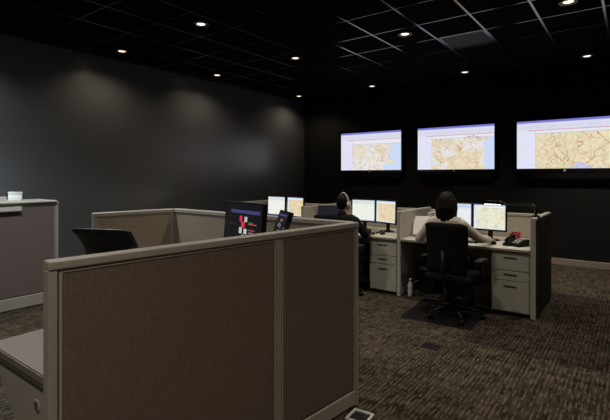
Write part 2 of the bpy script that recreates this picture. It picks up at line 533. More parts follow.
# ---------------------------------------------------------------- recessed downlights
COOL = (.90, .97, 1.0)
def make_downlight(x, y, label, power=1.0, col=WARM, ang=128):
    t = thing('downlight', label, 'downlight', (x, y, ZC - .004), 0, 'recessed ceiling downlights')
    ring = B()
    n = 28
    prof = [(.050, .002), (.062, -.005), (.088, -.007), (.094, 0.0), (.094, .006), (.050, .006)]
    rings = [[ring.verts.new((r * math.cos(2 * PI * k / n), r * math.sin(2 * PI * k / n), z)) for k in range(n)] for r, z in prof]
    for p in range(len(rings)):
        A_, B_ = rings[p], rings[(p + 1) % len(rings)]
        for k in range(n): ring.faces.new((A_[k], A_[(k + 1) % n], B_[(k + 1) % n], B_[k]))
    link_mesh('trim_ring', ring, M_ring, t, True)
    lens = B(); lathe(lens, [(.015, -.004), (.036, -.002), (.049, .002), (.049, .006)], 24)
    link_mesh('lens', lens, M_lens, t, True)
    ld = bpy.data.lights.new('lamp_light', 'SPOT'); ld.energy = DOWN_W * power; ld.color = col
    ld.spot_size = math.radians(ang); ld.spot_blend = .75; ld.shadow_soft_size = .05
    lo = bpy.data.objects.new('lamp_light', ld); C.objects.link(lo); lo.parent = t; lo.location = (0, 0, -.02)
    return t

DL = [(-4.15, 3.46, 'downlight in black ceiling left of centre, topmost in the left half', 1.0),
      (-5.97, 3.52, 'leftmost downlight in the picture, close to the charcoal wall', .45),
      (-4.18, 5.33, 'downlight above the dispatch desks, level with the lamp behind the left partition', .6),
      (-6.01, 5.38, 'second downlight along the charcoal wall from the left', .4),
      (-6.10, 7.91, 'farthest downlight, in the corner where the charcoal wall meets the black wall', .4),
      (-2.35, 5.27, 'downlight inside the bright ceiling grid above the desks', 1.5),
      (-.55, 5.32, 'largest downlight, cut by the top edge near the right', 1.5),
      (-4.24, 7.92, 'small downlight in front of the leftmost wall screen', .7),
      (-2.37, 7.83, 'downlight in front of the middle wall screen', .8),
      (-.57, 7.89, 'downlight in front of the rightmost wall screen', 3.0)]
for x, y, lab, p in DL: make_downlight(x, y, lab, p, ang=78 if (y > 7 and x > -5) else (146 if x < -5 else 128), col=(1.0, .82, .60) if x < -5 else WARM)
for x, y, p in ((-6.0, 1.62, .7), (-4.17, 1.62, 3.4), (-2.36, 3.46, 1.3), (-.56, 3.46, .6), (-2.36, 1.62, .7), (-.56, 1.62, .4), (1.25, 3.46, .2), (1.25, 5.32, .5), (1.25, 7.89, .7),
             (1.25, 1.62, .6), (-.56, -.6, 2.8), (-4.17, -.6, 1.2), (-6.0, -.6, .8)):
    make_downlight(x, y, 'recessed ceiling downlight above the picture edge, behind or beside the viewer', p, col=COOL if (x < -4 and y < 2) else WARM)

# ---------------------------------------------------------------- wall screens
SW, SH = 1.49, .842
def wall_tv(x0, label, paint, routes, dots):
    cx, cz = x0 + SW / 2, 1.66 + SH / 2
    t = thing('wall_television', label, 'television', (cx, YB, cz), 0)
    hw, hh = SW / 2, SH / 2
    f = B(); bz = .045; y0, y1 = -.075, -.02
    for q in ((-hw - bz, -hw, -hh - bz, hh + bz), (hw, hw + bz, -hh - bz, hh + bz), (-hw, hw, hh, hh + bz), (-hw, hw, -hh - bz - .02, -hh)):
        box(f, q[0], q[1], y0, y1, q[2], q[3], .003)
    link_mesh('bezel', f, M_gloss, t)
    link_mesh('housing', box(B(), -hw - .02, hw + .02, -.055, -.0, -hh - .02, hh + .02), M_black, t)
    s = link_mesh('screen', box(B(), -hw, hw, -.064, -.055, -hh, hh), screen_mat('lit_map_display', SW, SH, paint), t)
    sp = B(); box(sp, -hw * .96, hw * .96, -.07, -.02, -hh - .18, -hh - .068, .008)
    link_mesh('speaker_bar', sp, M_black, t)
    link_mesh('badge', box(B(), -.018, .018, -.0775, -.0745, -hh - .042, -hh - .022), M_white, t)
    link_mesh('indicator_light', box(B(), hw + .015, hw + .03, -.0775, -.0745, hh - .085, hh - .065), M_offw, t)
    rm = emit('route_trace', (.36, .13, .05), SCREEN_K)
    for pts in routes:
        r = B()
        P = [Vector(((u - .5) * SW, 0, (v - .5) * SH)) for u, v in pts]
        for p, q in zip(P, P[1:]):
            d = (q - p); L = d.length; ang = math.atan2(d.z, d.x)
            Mx = Matrix.Translation((p + q) / 2) @ Matrix.Rotation(-ang, 4, 'Y')
            box(r, -L / 2 - .002, L / 2 + .002, -.0655, -.0642, -.003, .003, M=Mx)
        link_mesh('route_line', r, rm, s)
    for u, v in dots:
        r = B(); box(r, -.010, .010, -.0665, -.0642, -.010, .010, M=Matrix.Translation(((u - .5) * SW, 0, (v - .5) * SH)))
        link_mesh('route_marker', r, rm, s)
    return t
wall_tv(-5.425, 'leftmost wall screen showing a road map with blue sea at its right side', paint_map(1.7, (.82, .76, .60), .80, .20, map_top=.68), [], [])
wall_tv(-3.565, 'middle wall screen showing a dense tan road map', paint_map(4.6, (.82, .74, .55), .90, .16, map_top=.72),
        [[(.62, .72), (.70, .76), (.78, .74), (.86, .70)]], [(.70, .74), (.75, .77), (.80, .72), (.83, .66)])
wall_tv(-1.69, 'rightmost wall screen, cut by the picture edge, showing a yellow map with red routes',
        paint_map(9.1, (.82, .75, .53), None, 0.0, sea_low=.08, map_top=.73),
        [[(.39, .66), (.41, .55), (.43, .42), (.48, .30), (.52, .24), (.55, .16)], [(.82, .69), (.88, .57), (.92, .49), (.95, .36)],
         [(.92, .50), (.86, .42), (.78, .32), (.79, .22), (.71, .10)], [(.52, .24), (.53, .38)]],
        [(.39, .66), (.50, .20), (.53, .16), (.82, .69), (.72, .12)])

# ---------------------------------------------------------------- partitions
def partition(name, label, A, Bp, h, splits, mf, mr, base=.13, th=.058, rail=.034, posts=(True, True), group=None, mf_back=None):
    A = Vector((*A, 0)); Bp = Vector((*Bp, 0)); d = Bp - A; L = d.length
    t = thing(name, label, 'partition', A, math.atan2(d.y, d.x), group)
    xs = [0.0] + [s for s in splits] + [L]
    ht = th / 2
    link_mesh('top_rail', box(B(), 0, L, -ht - .004, ht + .004, h - rail, h, .006, seg=2), mr, t)
    for k, (a, b) in enumerate(zip(xs, xs[1:])):
        p0 = .032 if (k == 0 and posts[0]) else .016
        p1 = .032 if (k == len(xs) - 2 and posts[1]) else .016
        # side stiles of the section frame, with a recessed dark joint next to each
        fr = B()
        box(fr, a + (0 if k == 0 else .002), a + p0, -ht, ht, 0.0, h - rail, .003); link_mesh('post', fr, mr, t)
        fr = B()
        box(fr, b - p1, b - .002, -ht, ht, 0.0, h - rail, .003); link_mesh('post', fr, mr, t)
        link_mesh('joint', box(B(), a + (p0 - .005 if k == 0 else 0), b - (p1 - .005 if k == len(xs) - 2 else 0), -ht + .012, ht - .012, .02, h - rail), M_groove, t)
        link_mesh('frame_strip', box(B(), a + p0 + .005, a + p0 + .016, -ht + .003, ht - .003, base, h - rail), mr, t)
        link_mesh('frame_strip', box(B(), b - p1 - .016, b - p1 - .005, -ht + .003, ht - .003, base, h - rail), mr, t)
        link_mesh('fabric_panel', box(B(), a + p0 + .017, b - p1 - .017, -ht + .006, ht - .006, base + .008, h - rail - .006, .003), mf, t)
        link_mesh('base_rail', box(B(), a + p0 + .002, b - p1 - .002, -ht - .001, ht + .001, .012, base, .004), mr, t)
        link_mesh('head_strip', box(B(), a + p0 + .016, b - p1 - .016, -ht + .003, ht - .003, h - rail - .012, h - rail - .001), mr, t)
    return t

# near cubicle
P0, P1, P2, P3 = (-1.715, .713), (-1.505, 2.575), (-3.51, 2.615), (-3.62, 1.87)
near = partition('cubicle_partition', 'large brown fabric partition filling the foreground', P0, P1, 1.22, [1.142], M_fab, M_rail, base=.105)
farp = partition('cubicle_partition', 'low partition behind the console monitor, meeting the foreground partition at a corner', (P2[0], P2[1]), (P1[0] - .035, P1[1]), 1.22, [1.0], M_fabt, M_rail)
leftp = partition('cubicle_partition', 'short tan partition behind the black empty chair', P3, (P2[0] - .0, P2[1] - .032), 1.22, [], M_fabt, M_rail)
# left counter partition
lcp = partition('cubicle_partition', 'mauve partition at the left picture edge below the counter', (-5.66, -.2), (-5.66, 2.49), 1.215, [1.35], M_fabp, M_rail, base=.145)
ct = link_mesh('counter_shelf', box(B(), -6.10, -5.60, -.2, 2.46, 1.216, 1.238, .004), M_topp)
tag(ct, 'pale counter shelf on top of the mauve partition at left', 'shelf')
br = thing('sign_holder', 'pale grey plate mounted on the face of the mauve partition', 'sign holder', (-5.628, 1.86, 1.135))
link_mesh('plate', box(B(), 0, .018, -.22, .22, 0, .045, .003), M_offw, br)
link_mesh('lip', box(B(), 0, .03, -.22, .22, -.008, .002, .002), M_grey, br)
# things on the counter
cd_ = thing('tent_card', 'white tent card standing on the counter at the left edge', 'card', (-5.83, 2.09, 1.238), math.radians(52))
for s in (-1, 1):
    m = Matrix.Translation((0, s * .03, 0)) @ Matrix.Rotation(s * math.radians(24), 4, 'X')
    link_mesh('card_leaf', box(B(), -.07, .07, -.002, .002, 0.003, .115, M=m), M_white, cd_)
tb = thing('tissue_box', 'small white box next to the tent card on the counter', 'box', (-5.84, 1.945, 1.238), math.radians(80))
link_mesh('body', box(B(), -.05, .05, -.035, .035, 0, .05, .004), M_offw, tb)
link_mesh('slot', box(B(), -.03, .03, -.008, .008, .0495, .0515), M_grey, tb)
# ---------------------------------------------------------------- near cubicle furniture
dA = thing('corner_desk', 'beige laminate desk inside the foreground cubicle, showing at the lower left', 'desk', (0, 0, 0))
poly = [(-2.43, .76), (-1.772, .76), (-1.572, 2.535), (-3.45, 2.575), (-3.40, 1.93), (-2.45, 1.93)]
tp = B(); prism(tp, poly, 'z', .712, .745)
bmesh.ops.bevel(tp, geom=[e for e in tp.edges if all(v.co.z > .74 for v in e.verts)], offset=.005, segments=2, affect='EDGES')
link_mesh('worktop', tp, M_top, dA)
eb = B()
n = len(poly)
cen = Vector((-2.0, 1.6))
inner = [(p[0] + (cen.x - p[0]) * .006, p[1] + (cen.y - p[1]) * .006) for p in poly]
prism(eb, inner, 'z', .690, .7115)
link_mesh('edge_band', eb, M_edge, dA)
bk = B(); prism(bk, [(-2.42, .69), (-1.79, .69), (-1.79, .17), (-1.84, .17), (-2.41, .64)], 'y', .785, .812)
bra = link_mesh('support_bracket', bk, M_rail, dA)
gm = B(); lathe(gm, [(.027, 0), (.027, .004), (.022, .006), (.012, .004)], 20, Matrix.Translation((-1.965, .7855, .585)) @ Matrix.Rotation(PI / 2, 4, 'X'))
link_mesh('grommet', gm, M_rail, bra, True)
for q in ((-1.963, -.012), (-1.963, 0.0), (-1.963, .012)):
    link_mesh('grommet_slot', box(B(), q[0] - .014, q[0] + .010, .7775, .7805, .585 + q[1] - .002, .585 + q[1] + .002), M_groove, bra)
bk = B(); prism(bk, [(-2.40, .69), (-1.70, .69), (-1.70, .17), (-1.75, .17), (-2.39, .64)], 'y', 1.80, 1.825)
link_mesh('support_bracket', bk, M_rail, dA)
bk = B(); prism(bk, [(1.97, .69), (2.53, .69), (2.53, .17), (2.48, .17), (1.98, .64)], 'x', -3.36, -3.335)
link_mesh('support_bracket', bk, M_rail, dA)

recenter(dA, (-2.1, 1.65, 0))

def monitor(label, loc, rotz, sw, sh, lift, smat, tilt=0.0, bez=.016, group=None, name='computer_monitor', body=None):
    """lift: height of the lower screen edge above the desk"""
    t = thing(name, label, 'monitor', loc, rotz, group)
    body = body or M_black
    b_ = B(); lathe(b_, [(.105, 0), (.105, .006), (.09, .014), (.03, .018)], 28, Matrix.Diagonal((1.15, .9, 1, 1)))
    link_mesh('base', b_, body, t, True)
    zc = lift + sh / 2
    nk = B(); box(nk, -.028, .028, .018, .042, .012, zc + .02, .006, seg=2)
    link_mesh('neck', nk, body, t)
    Mx = Matrix.Translation((0, 0, zc)) @ Matrix.Rotation(-tilt, 4, 'X')
    hb = B(); box(hb, -sw / 2 - bez, sw / 2 + bez, -.018, .014, -sh / 2 - bez - .006, sh / 2 + bez, .004, M=Mx)
    box(hb, -sw * .32, sw * .32, .012, .034, -sh * .3, sh * .3, .01, M=Mx)
    link_mesh('housing', hb, body, t)
    sc = B(); box(sc, -sw / 2, sw / 2, -.0195, -.0170, -sh / 2, sh / 2)
    so = link_mesh('screen', sc, smat, t)
    so.matrix_local = Mx
    return t

SMW, SMH = .377, .301
m_list = screen_mat('lit_table_display', SMW, SMH, paint_list((.45, .62, .90), (.80, .85, .86), 2.0))
m_list2 = screen_mat('lit_form_display', SMW, SMH, paint_list((.62, .76, .90), (.86, .89, .82), 5.0))
m_map1 = screen_mat('lit_street_map_display', SMW, SMH, paint_small_map((.82, .82, .66), 3.0))
m_map2 = screen_mat('lit_warm_map_display', SMW, SMH, paint_small_map((.80, .69, .46), 8.0))
m_cool_glow = screen_mat('added_wall_glow_display', SMW, SMH, paint_list((.45, .65, .72), (.72, .84, .86), 6.0))
m_cool_glow.node_tree.nodes['Principled BSDF'].inputs['Emission Strength'].default_value = 9.0 * SCREEN_K  # far brighter than the other screens, to light the wall
m_cons = screen_mat('lit_console_display', .46, .345, paint_console)
m_touch = screen_mat('lit_touch_display', .20, .16, paint_touch)
m_off = pbr('unlit_screen_glass', (.05, .05, .085), .12, spec=.8, var=.6, nscale=6)

monitor('black monitor with red and white blocks on a dark screen, behind the foreground partition', (-2.10, 2.12, .745), math.radians(-14), .46, .345, .25, m_cons, tilt=math.radians(5), bez=.014)
tt = thing('touch_terminal', 'small tilted touch terminal with a dark display beside the console monitor', 'touch screen', (-1.775, 2.13, .745), math.radians(-34))
b_ = B(); lathe(b_, [(.07, 0), (.07, .008), (.02, .014)], 24); link_mesh('base', b_, M_black, tt, True)
b_ = B(); tube(b_, [(0, .02, .01), (0, .02, .40), (0, .01, .46)], .011); link_mesh('pole', b_, M_black, tt, True)
Mx = Matrix.Translation((0, 0, .475)) @ Matrix.Rotation(math.radians(-20), 4, 'X')
b_ = B(); box(b_, -.113, .113, -.014, .014, -.094, .092, .005, M=Mx); link_mesh('housing', b_, M_gloss, tt)
so = link_mesh('screen', box(B(), -.10, .10, -.0155, -.0135, -.08, .08), m_touch, tt); so.matrix_local = Mx
pc = thing('pen_cup', 'small pale cup of pens beside the touch terminal', 'cup', (-1.66, 2.02, .745))
# (sits on a riser so the pens reach over the partition edge)
b_ = B(); box(b_, -.045, .045, -.06, .06, 0, .30, .004); link_mesh('riser', b_, M_black, pc)
b_ = B(); lathe(b_, [(.026, .30), (.030, .39), (.026, .39), (.024, .31)], 18); link_mesh('cup', b_, M_offw, pc, True)
for k, (dx, dy) in enumerate(((.01, .0), (-.012, .008), (.0, -.012))):
    b_ = B(); tube(b_, [(dx * .5, dy * .5, .305), (dx * 1.6, dy * 1.6, .455 + .012 * k)], .0038, 8); link_mesh('pen', b_, (M_cup, M_black, M_cup)[k], pc)

# empty chair in the near cubicle: padded shell flaring at the top
def shell_chair(label, loc, rotz):
    t = thing('office_chair', label, 'chair', loc, rotz)
    seat = B(); box(seat, -.24, .24, -.23, .24, .44, .52, .03, seg=3); link_mesh('seat', seat, M_leather, t, True)
    nu, nv = 14, 16
    b_ = B(); F, K = [], []
    for j in range(nv + 1):
        v = j / nv
        z = .58 + .615 * v
        flare = max(0, v - .70) / .30
        wd = .170 + .03 * math.sin(PI * v * .8) + .028 * flare ** 2
        yb = -.235 - .05 * v - .075 * flare ** 2
        rowf, rowk = [], []
        for i in range(nu + 1):
            u = i / nu * 2 - 1
            crv = .055 * u * u * (1 - .6 * flare)
            corner = -.012 * (abs(u) ** 5) * flare
            thk = .032 * (1 - .55 * flare ** 2) * (1 - .35 * abs(u) ** 4)
            rowf.append(b_.verts.new((u * wd, yb + crv + thk / 2, z + corner)))
            rowk.append(b_.verts.new((u * wd, yb + crv - thk / 2, z + corner - .004)))
        F.append(rowf); K.append(rowk)
    for j in range(nv):
        for i in range(nu):
            b_.faces.new((F[j][i], F[j][i + 1], F[j + 1][i + 1], F[j + 1][i]))
            b_.faces.new((K[j][i], K[j + 1][i], K[j + 1][i + 1], K[j][i + 1]))
    for j in range(nv):
        b_.faces.new((F[j][0], F[j + 1][0], K[j + 1][0], K[j][0])); b_.faces.new((F[j][nu], K[j][nu], K[j + 1][nu], F[j + 1][nu]))
    for i in range(nu):
        b_.faces.new((F[0][i], K[0][i], K[0][i + 1], F[0][i + 1])); b_.faces.new((F[nv][i], F[nv][i + 1], K[nv][i + 1], K[nv][i]))
    link_mesh('backrest', b_, M_leather, t, True)
    b_ = B(); tube(b_, [(0, -.02, .43), (0, -.24, .45), (0, -.30, .55), (0, -.305, .80)], [.02, .02, .018, .014]); link_mesh('back_support', b_, M_alu, t, True)
    for s in (-1, 1):
        a_ = B(); tube(a_, [(s * .23, .02, .47), (s * .275, .02, .50), (s * .28, .0, .66)], .014); 
        arm = link_mesh('armrest', a_, M_alu, t, True)
        p = B(); box(p, s * .28 - .035, s * .28 + .035, -.13, .13, .655, .69, .012, seg=2); link_mesh('arm_pad', p, M_leather, arm, True)
    chair_base(t)
    return t

def chair_base(t):
    b_ = B(); lathe(b_, [(.028, .10), (.028, .27), (.018, .275), (.018, .44)], 16); link_mesh('gas_column', b_, M_black, t, True)
    b_ = B(); box(b_, -.09, .09, -.10, .10, .415, .445, .008); link_mesh('seat_plate', b_, M_black, t)
    lm = cm = None
    for k in range(5):
        a = 2 * PI * k / 5 + .3
        if lm is None:
            q = B(); tube(q, [(.015, 0, .125), (.15, 0, .105), (.29, 0, .075)], [.026, .020, .013], 10)
            o = link_mesh('base_leg', q, M_black, t, True); lm = o.data
            q = B(); lathe(q, [(.010, -.022), (.026, -.020), (.030, -.008), (.030, .008), (.026, .020), (.010, .022)], 16, Matrix.Translation((.29, 0, .030)) @ Matrix.Rotation(PI / 2, 4, 'X'))
            tube(q, [(.29, 0, .05), (.29, 0, .078)], .010, 8)
            c = link_mesh('caster', q, M_black, o, True); cm = c.data
        else:
            o = bpy.data.objects.new('base_leg', lm); C.objects.link(o); o.parent = t
            c = bpy.data.objects.new('caster', cm); C.objects.link(c); c.parent = o
        o.rotation_euler = (0, 0, a)

shell_chair('empty black vinyl office chair seen above the foreground partition', (-2.867, 1.77, 0), math.radians(24))

# ---------------------------------------------------------------- dispatch desks
XD = [-5.48, -3.94, -2.40, -.86]
YW0, YW1 = 5.19, 6.24
DZ = .735
names = ['low end partition at the far left of the desk row', 'divider partition left of the man with the headset', 'divider partition between the man and the woman', 'end partition beside the right-hand drawer cabinet']
for X, nm in zip(XD, names):
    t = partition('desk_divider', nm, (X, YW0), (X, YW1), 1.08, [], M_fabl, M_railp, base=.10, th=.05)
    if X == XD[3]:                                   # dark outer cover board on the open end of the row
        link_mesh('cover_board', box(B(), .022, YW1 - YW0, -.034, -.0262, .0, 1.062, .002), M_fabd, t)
bnames = ['low partition behind the far left pair of monitors', 'low partition behind the monitors of the man with the headset', 'low partition behind the monitors of the woman']
for a, b, nm in zip(XD, XD[1:], bnames):
    partition('desk_back_partition', nm, (a + .034, YW1 - .03), (b - .034, YW1 - .03), 1.05, [], M_fabl, M_railp, base=.10, th=.05)
dn = ['pale laminate worktop under the far left pair of monitors', 'pale laminate worktop in front of the man with the headset', 'pale laminate worktop in front of the woman']
for a, b, nm in zip(XD, XD[1:], dn):
    t = thing('desk_worktop', nm, 'desk', ((a + b) / 2, 0, 0))
    hw = (b - a) / 2 - .032
    link_mesh('top', box(B(), -hw, hw, YW0 - .02, YW1 - .06, DZ - .03, DZ, .004, seg=2), M_topp, t)
    link_mesh('edge_strip', box(B(), -hw, hw, YW0 - .024, YW0 - .0205, DZ - .027, DZ - .003), M_rail, t)
    link_mesh('cable_tray', box(B(), -hw + .05, hw - .45, YW1 - .20, YW1 - .08, .58, .64, .004), M_black, t)
    recenter(t, ((a + b) / 2, (YW0 + YW1) / 2, 0))

def pedestal(label, x1):
    w_ = .40
    t = thing('drawer_pedestal', label, 'drawer cabinet', (x1 - w_ / 2, YW0 + .005, 0), 0, 'drawer pedestals under the dispatch desks')
    link_mesh('body', box(B(), -w_ / 2, w_ / 2, .020, .60, .03, .70, .004), M_cab, t)
    link_mesh('plinth', box(B(), -w_ / 2 + .015, w_ / 2 - .015, .04, .58, 0.0, .03), M_black, t)
    for z0, z1 in ((.495, .69), (.385, .488), (.045, .378)):
        dr = link_mesh('drawer', box(B(), -w_ / 2 + .012, w_ / 2 - .012, 0, .019, z0, z1, .003), M_cab, t)
        zh = z1 - .055 if z1 - z0 > .15 else (z0 + z1) / 2 + .015
        h = B(); box(h, -.065, .065, -.012, .0, zh - .003, zh + .003, .001)
        link_mesh('handle', h, M_black, dr)
    lk = B(); lathe(lk, [(.007, 0), (.007, .004), (.003, .005)], 12, Matrix.Translation((w_ / 2 - .035, 0, .665)) @ Matrix.Rotation(PI / 2, 4, 'X'))
    link_mesh('lock', lk, M_chrome, t, True)
    return t
pedestal('three-drawer putty steel pedestal at the right end of the desks', XD[3] - .027)
pedestal('three-drawer putty steel pedestal beside the man with the headset', XD[2] - .027)
pedestal('three-drawer putty steel pedestal under the far left desk', XD[1] - .027)

gm_ = 'lit desk monitors'
monitor('right monitor of the woman, showing a pale street map', (-1.437, 5.75, DZ), math.radians(-4), SMW, SMH, .135, m_map1, tilt=.03)
monitor('left monitor of the woman, half hidden by her head, with a table of text', (-1.855, 5.77, DZ), math.radians(2), SMW, SMH, .135, m_list, tilt=.03)
monitor('left monitor of the man, bright white form on screen', (-3.215, 5.75, DZ), math.radians(-2), SMW, SMH, .135, m_list2, tilt=.03)
monitor('right monitor of the man, turned towards him, with a warm yellow map', (-2.83, 5.72, DZ), math.radians(-20), SMW, SMH, .135, m_map2, tilt=.03)
monitor('left monitor of the far left desk, bright white form on screen', (-4.91, 5.75, DZ), math.radians(-2), SMW, SMH, .135, m_list2, tilt=.03)
monitor('right monitor of the far left desk, turned, with a warm yellow map', (-4.475, 5.72, DZ), math.radians(-10), SMW, SMH, .135, m_map2, tilt=.03)
monitor('switched-off dark wide monitor standing left of the man with the headset', (-3.66, 5.55, DZ), math.radians(12), .42, .25, .085, m_off, tilt=.22, bez=.012)

monitor('bright monitor added at the left picture edge to throw cool light on the charcoal wall', (-5.90, 1.72, 1.239), math.radians(-125), SMW, SMH, .02, m_cool_glow, tilt=.0)  # added light source for the cool glow on the left wall

def keyboard(label, x, y, rz):
    t = thing('keyboard', label, 'keyboard', (x, y, DZ), rz)
    link_mesh('body', box(B(), -.215, .215, -.07, .07, 0, .018, .005), M_black, t)
    kb = B()
    for r in range(5):
        for k in range(15):
            x0 = -.205 + k * .0275
            box(kb, x0, x0 + .024, -.062 + r * .025, -.041 + r * .025, .018, .025)
    o = link_mesh('keys', kb, M_grey, t); o['kind'] = 'stuff'
    return t
keyboard('black keyboard on the desk of the woman', -1.70, 5.42, 0)
keyboard('black keyboard on the desk of the man', -3.05, 5.50, 0)
def mouse(label, x, y, rz):
    t = thing('computer_mouse', label, 'mouse', (x, y, DZ), rz)
    b_ = B(); ell(b_, (0, 0, .006), (.031, .055, .028))
    bmesh.ops.bisect_plane(b_, geom=b_.verts[:] + b_.edges[:] + b_.faces[:], plane_co=(0, 0, 0), plane_no=(0, 0, -1), clear_outer=True)
    bmesh.ops.holes_fill(b_, edges=b_.edges[:])
    link_mesh('body', b_, M_black, t, True)
    link_mesh('wheel', box(B(), -.004, .004, .018, .036, .026, .035, .002), M_grey, t)
mouse('black mouse under the right hand of the woman', -1.315, 5.43, 0)
mouse('black mouse near the arm of the man', -2.74, 5.42, 0)

# desk phone
ph = thing('desk_phone', 'black desk phone on the woman\'s desk by the end partition', 'phone', (-1.075, 5.44, DZ), math.radians(-20))
bd = B(); prism(bd, [(-.10, 0), (.10, 0), (.10, .075), (.06, .075), (-.10, .025)], 'x', -.10, .10); link_mesh('body', bd, M_black, ph)
hs = B(); tube(hs, [(-.075, -.075, .050), (-.075, -.055, .072), (-.075, .0, .088), (-.075, .065, .105), (-.075, .085, .090)], [.022, .018, .014, .018, .022]); link_mesh('handset', hs, M_black, ph, True)
kp = B()
Mk = Matrix.Translation((.03, -.02, .052)) @ Matrix.Rotation(math.atan2(.05, .16), 4, 'X')
for r in range(4):
    for k in range(3): box(kp, -.035 + k * .026, -.017 + k * .026, -.05 + r * .024, -.034 + r * .024, 0, .006, M=Mk)
o = link_mesh('keypad', kp, M_offw, ph)
link_mesh('phone_display', box(B(), -.04, .05, .055, .085, .0, .004, M=Mk), M_grey, ph)
# red cup set
rc = thing('red_box', 'small red card box behind the desk phone', 'box', (-1.17, 5.86, DZ), math.radians(-10))
link_mesh('body', box(B(), -.055, .055, -.035, .035, 0, .085, .004), M_red, rc)
link_mesh('flap', box(B(), -.055, .055, .030, .034, .085, .105), M_red, rc)
link_mesh('label_patch', box(B(), -.03, .03, -.0365, -.0352, .03, .06), M_white, rc)
nb = thing('leaning_notebook', 'brown notebook leaning upright against the end partition', 'notebook', (-.955, 5.62, DZ), 0)
Mn = Matrix.Rotation(math.radians(10), 4, 'Y')
link_mesh('cover', box(B(), -.008, .012, -.085, .085, .0, .21, .003, M=Mn), M_brown, nb)
link_mesh('pages', box(B(), -.005, .009, -.0865, .082, .004, .206, M=Mn), M_white, nb)
pp = link_mesh('paper_sheet', box(B(), -.10, .10, -.07, .07, 0, .002, M=Matrix.Rotation(.3, 4, 'Z')), M_white); pp.location = (-1.02, 5.32, DZ)
tag(pp, 'white paper sheet in front of the desk phone', 'paper')
# task lamp clamped to the end partition
tl = thing('task_lamp', 'black clamp-on task lamp with a long horizontal arm above the right monitor', 'lamp', (XD[3], 5.36, 1.08))
link_mesh('clamp', box(B(), -.035, .035, -.03, .03, -.05, .02, .004), M_gloss, tl)
b_ = B(); tube(b_, [(0, 0, .0), (0, 0, .095), (-.012, 0, .12), (-.04, 0, .13), (-.30, 0, .135), (-.36, 0, .14)], .0135, 10); link_mesh('arm', b_, M_gloss, tl, True)
hd = B(); prism(hd, [(-.55, .126), (-.34, .126), (-.35, .155), (-.38, .165), (-.51, .165), (-.54, .155)], 'y', -.045, .045); link_mesh('lamp_head', hd, M_black, tl)
link_mesh('lamp_tube', box(B(), -.53, -.36, -.03, .03, .122, .1255), emit('task_lamp_tube', (1, .93, .80), 9.0), tl)

# papers and folders on the left of the woman's desk
dh = thing('document_holder', 'white documents on a slanted holder left of the woman', 'document holder', (-2.225, 5.50, DZ), math.radians(20))
Md = Matrix.Translation((0, .06, .012)) @ Matrix.Rotation(math.radians(-32), 4, 'X')
link_mesh('easel', box(B(), -.12, .12, .004, .012, .005, .27, M=Md), M_grey, dh)
link_mesh('ledge', box(B(), -.12, .12, -.03, .012, 0, .010), M_grey, dh)
link_mesh('paper', box(B(), -.105, .105, -.001, .0035, .012, .285, M=Md), M_white, dh)
for k, (x, th, mat, hh, lab) in enumerate(((-2.27, .07, M_offw, .29, 'pale box file nearest the divider on the woman\'s desk'), (-2.185, .06, M_offw, .27, 'pale box file second from the divider on the woman\'s desk'),
                                          (-2.09, .075, M_purple, .30, 'dusky grey binder standing on the woman\'s desk'), (-2.0, .06, M_purple, .30, 'dusky grey binder nearest the woman on her desk'), (-1.93, .045, M_offw, .28, 'thin pale binder standing just behind the woman'))):
    t = thing('binder', lab, 'binder', (x, 6.035, DZ), 0, 'binders standing on the desk of the woman')
    link_mesh('cover', box(B(), -th / 2, th / 2, -.12, .12, 0, hh, .003), mat, t)
    link_mesh('pages', box(B(), -th / 2 + .006, th / 2 - .006, -.10, .121, .006, hh + .001), M_white, t)
    link_mesh('spine_label', box(B(), -th / 2 + .010, th / 2 - .010, -.1215, -.1201, hh * .55, hh * .8), M_white, t)

# under the woman's desk
wbm = thing('water_bottle', 'clear plastic water bottle on the floor beside the divider', 'bottle', (-2.28, 5.28, 0))
b_ = B(); lathe(b_, [(.028, 0), (.032, .01), (.032, .08), (.029, .09), (.032, .10), (.032, .15), (.014, .185), (.013, .20)], 20); link_mesh('body', b_, M_cup, wbm, True)
b_ = B(); lathe(b_, [(.016, .20), (.016, .222), (.014, .224)], 16); link_mesh('cap', b_, M_white, wbm, True)
fr_ = thing('computer_tower', 'black computer tower under the woman\'s desk', 'computer', (-2.17, 5.75, 0))
link_mesh('case', box(B(), -.10, .10, -.22, .22, .01, .40, .006), M_black, fr_)
link_mesh('drive_bay', box(B(), -.085, .085, -.225, -.219, .30, .34, .002), M_grey, fr_)
link_mesh('foot', box(B(), -.10, .10, -.20, -.16, 0, .012), M_black, fr_); link_mesh('foot', box(B(), -.10, .10, .16, .20, 0, .012), M_black, fr_)
bg = thing('tote_bag', 'dark bag with a pale side lying under the woman\'s desk', 'bag', (-1.52, 5.72, 0), .15)
b_ = B(); box(b_, -.15, .15, -.07, .07, 0, .20, .035, seg=3); link_mesh('body', b_, M_grey, bg, True)
b_ = B(); tube(b_, [(-.07, -.03, .19), (-.06, -.03, .28), (0, -.03, .31), (.06, -.03, .28), (.07, -.03, .19)], .008); link_mesh('strap', b_, M_black, bg, True)

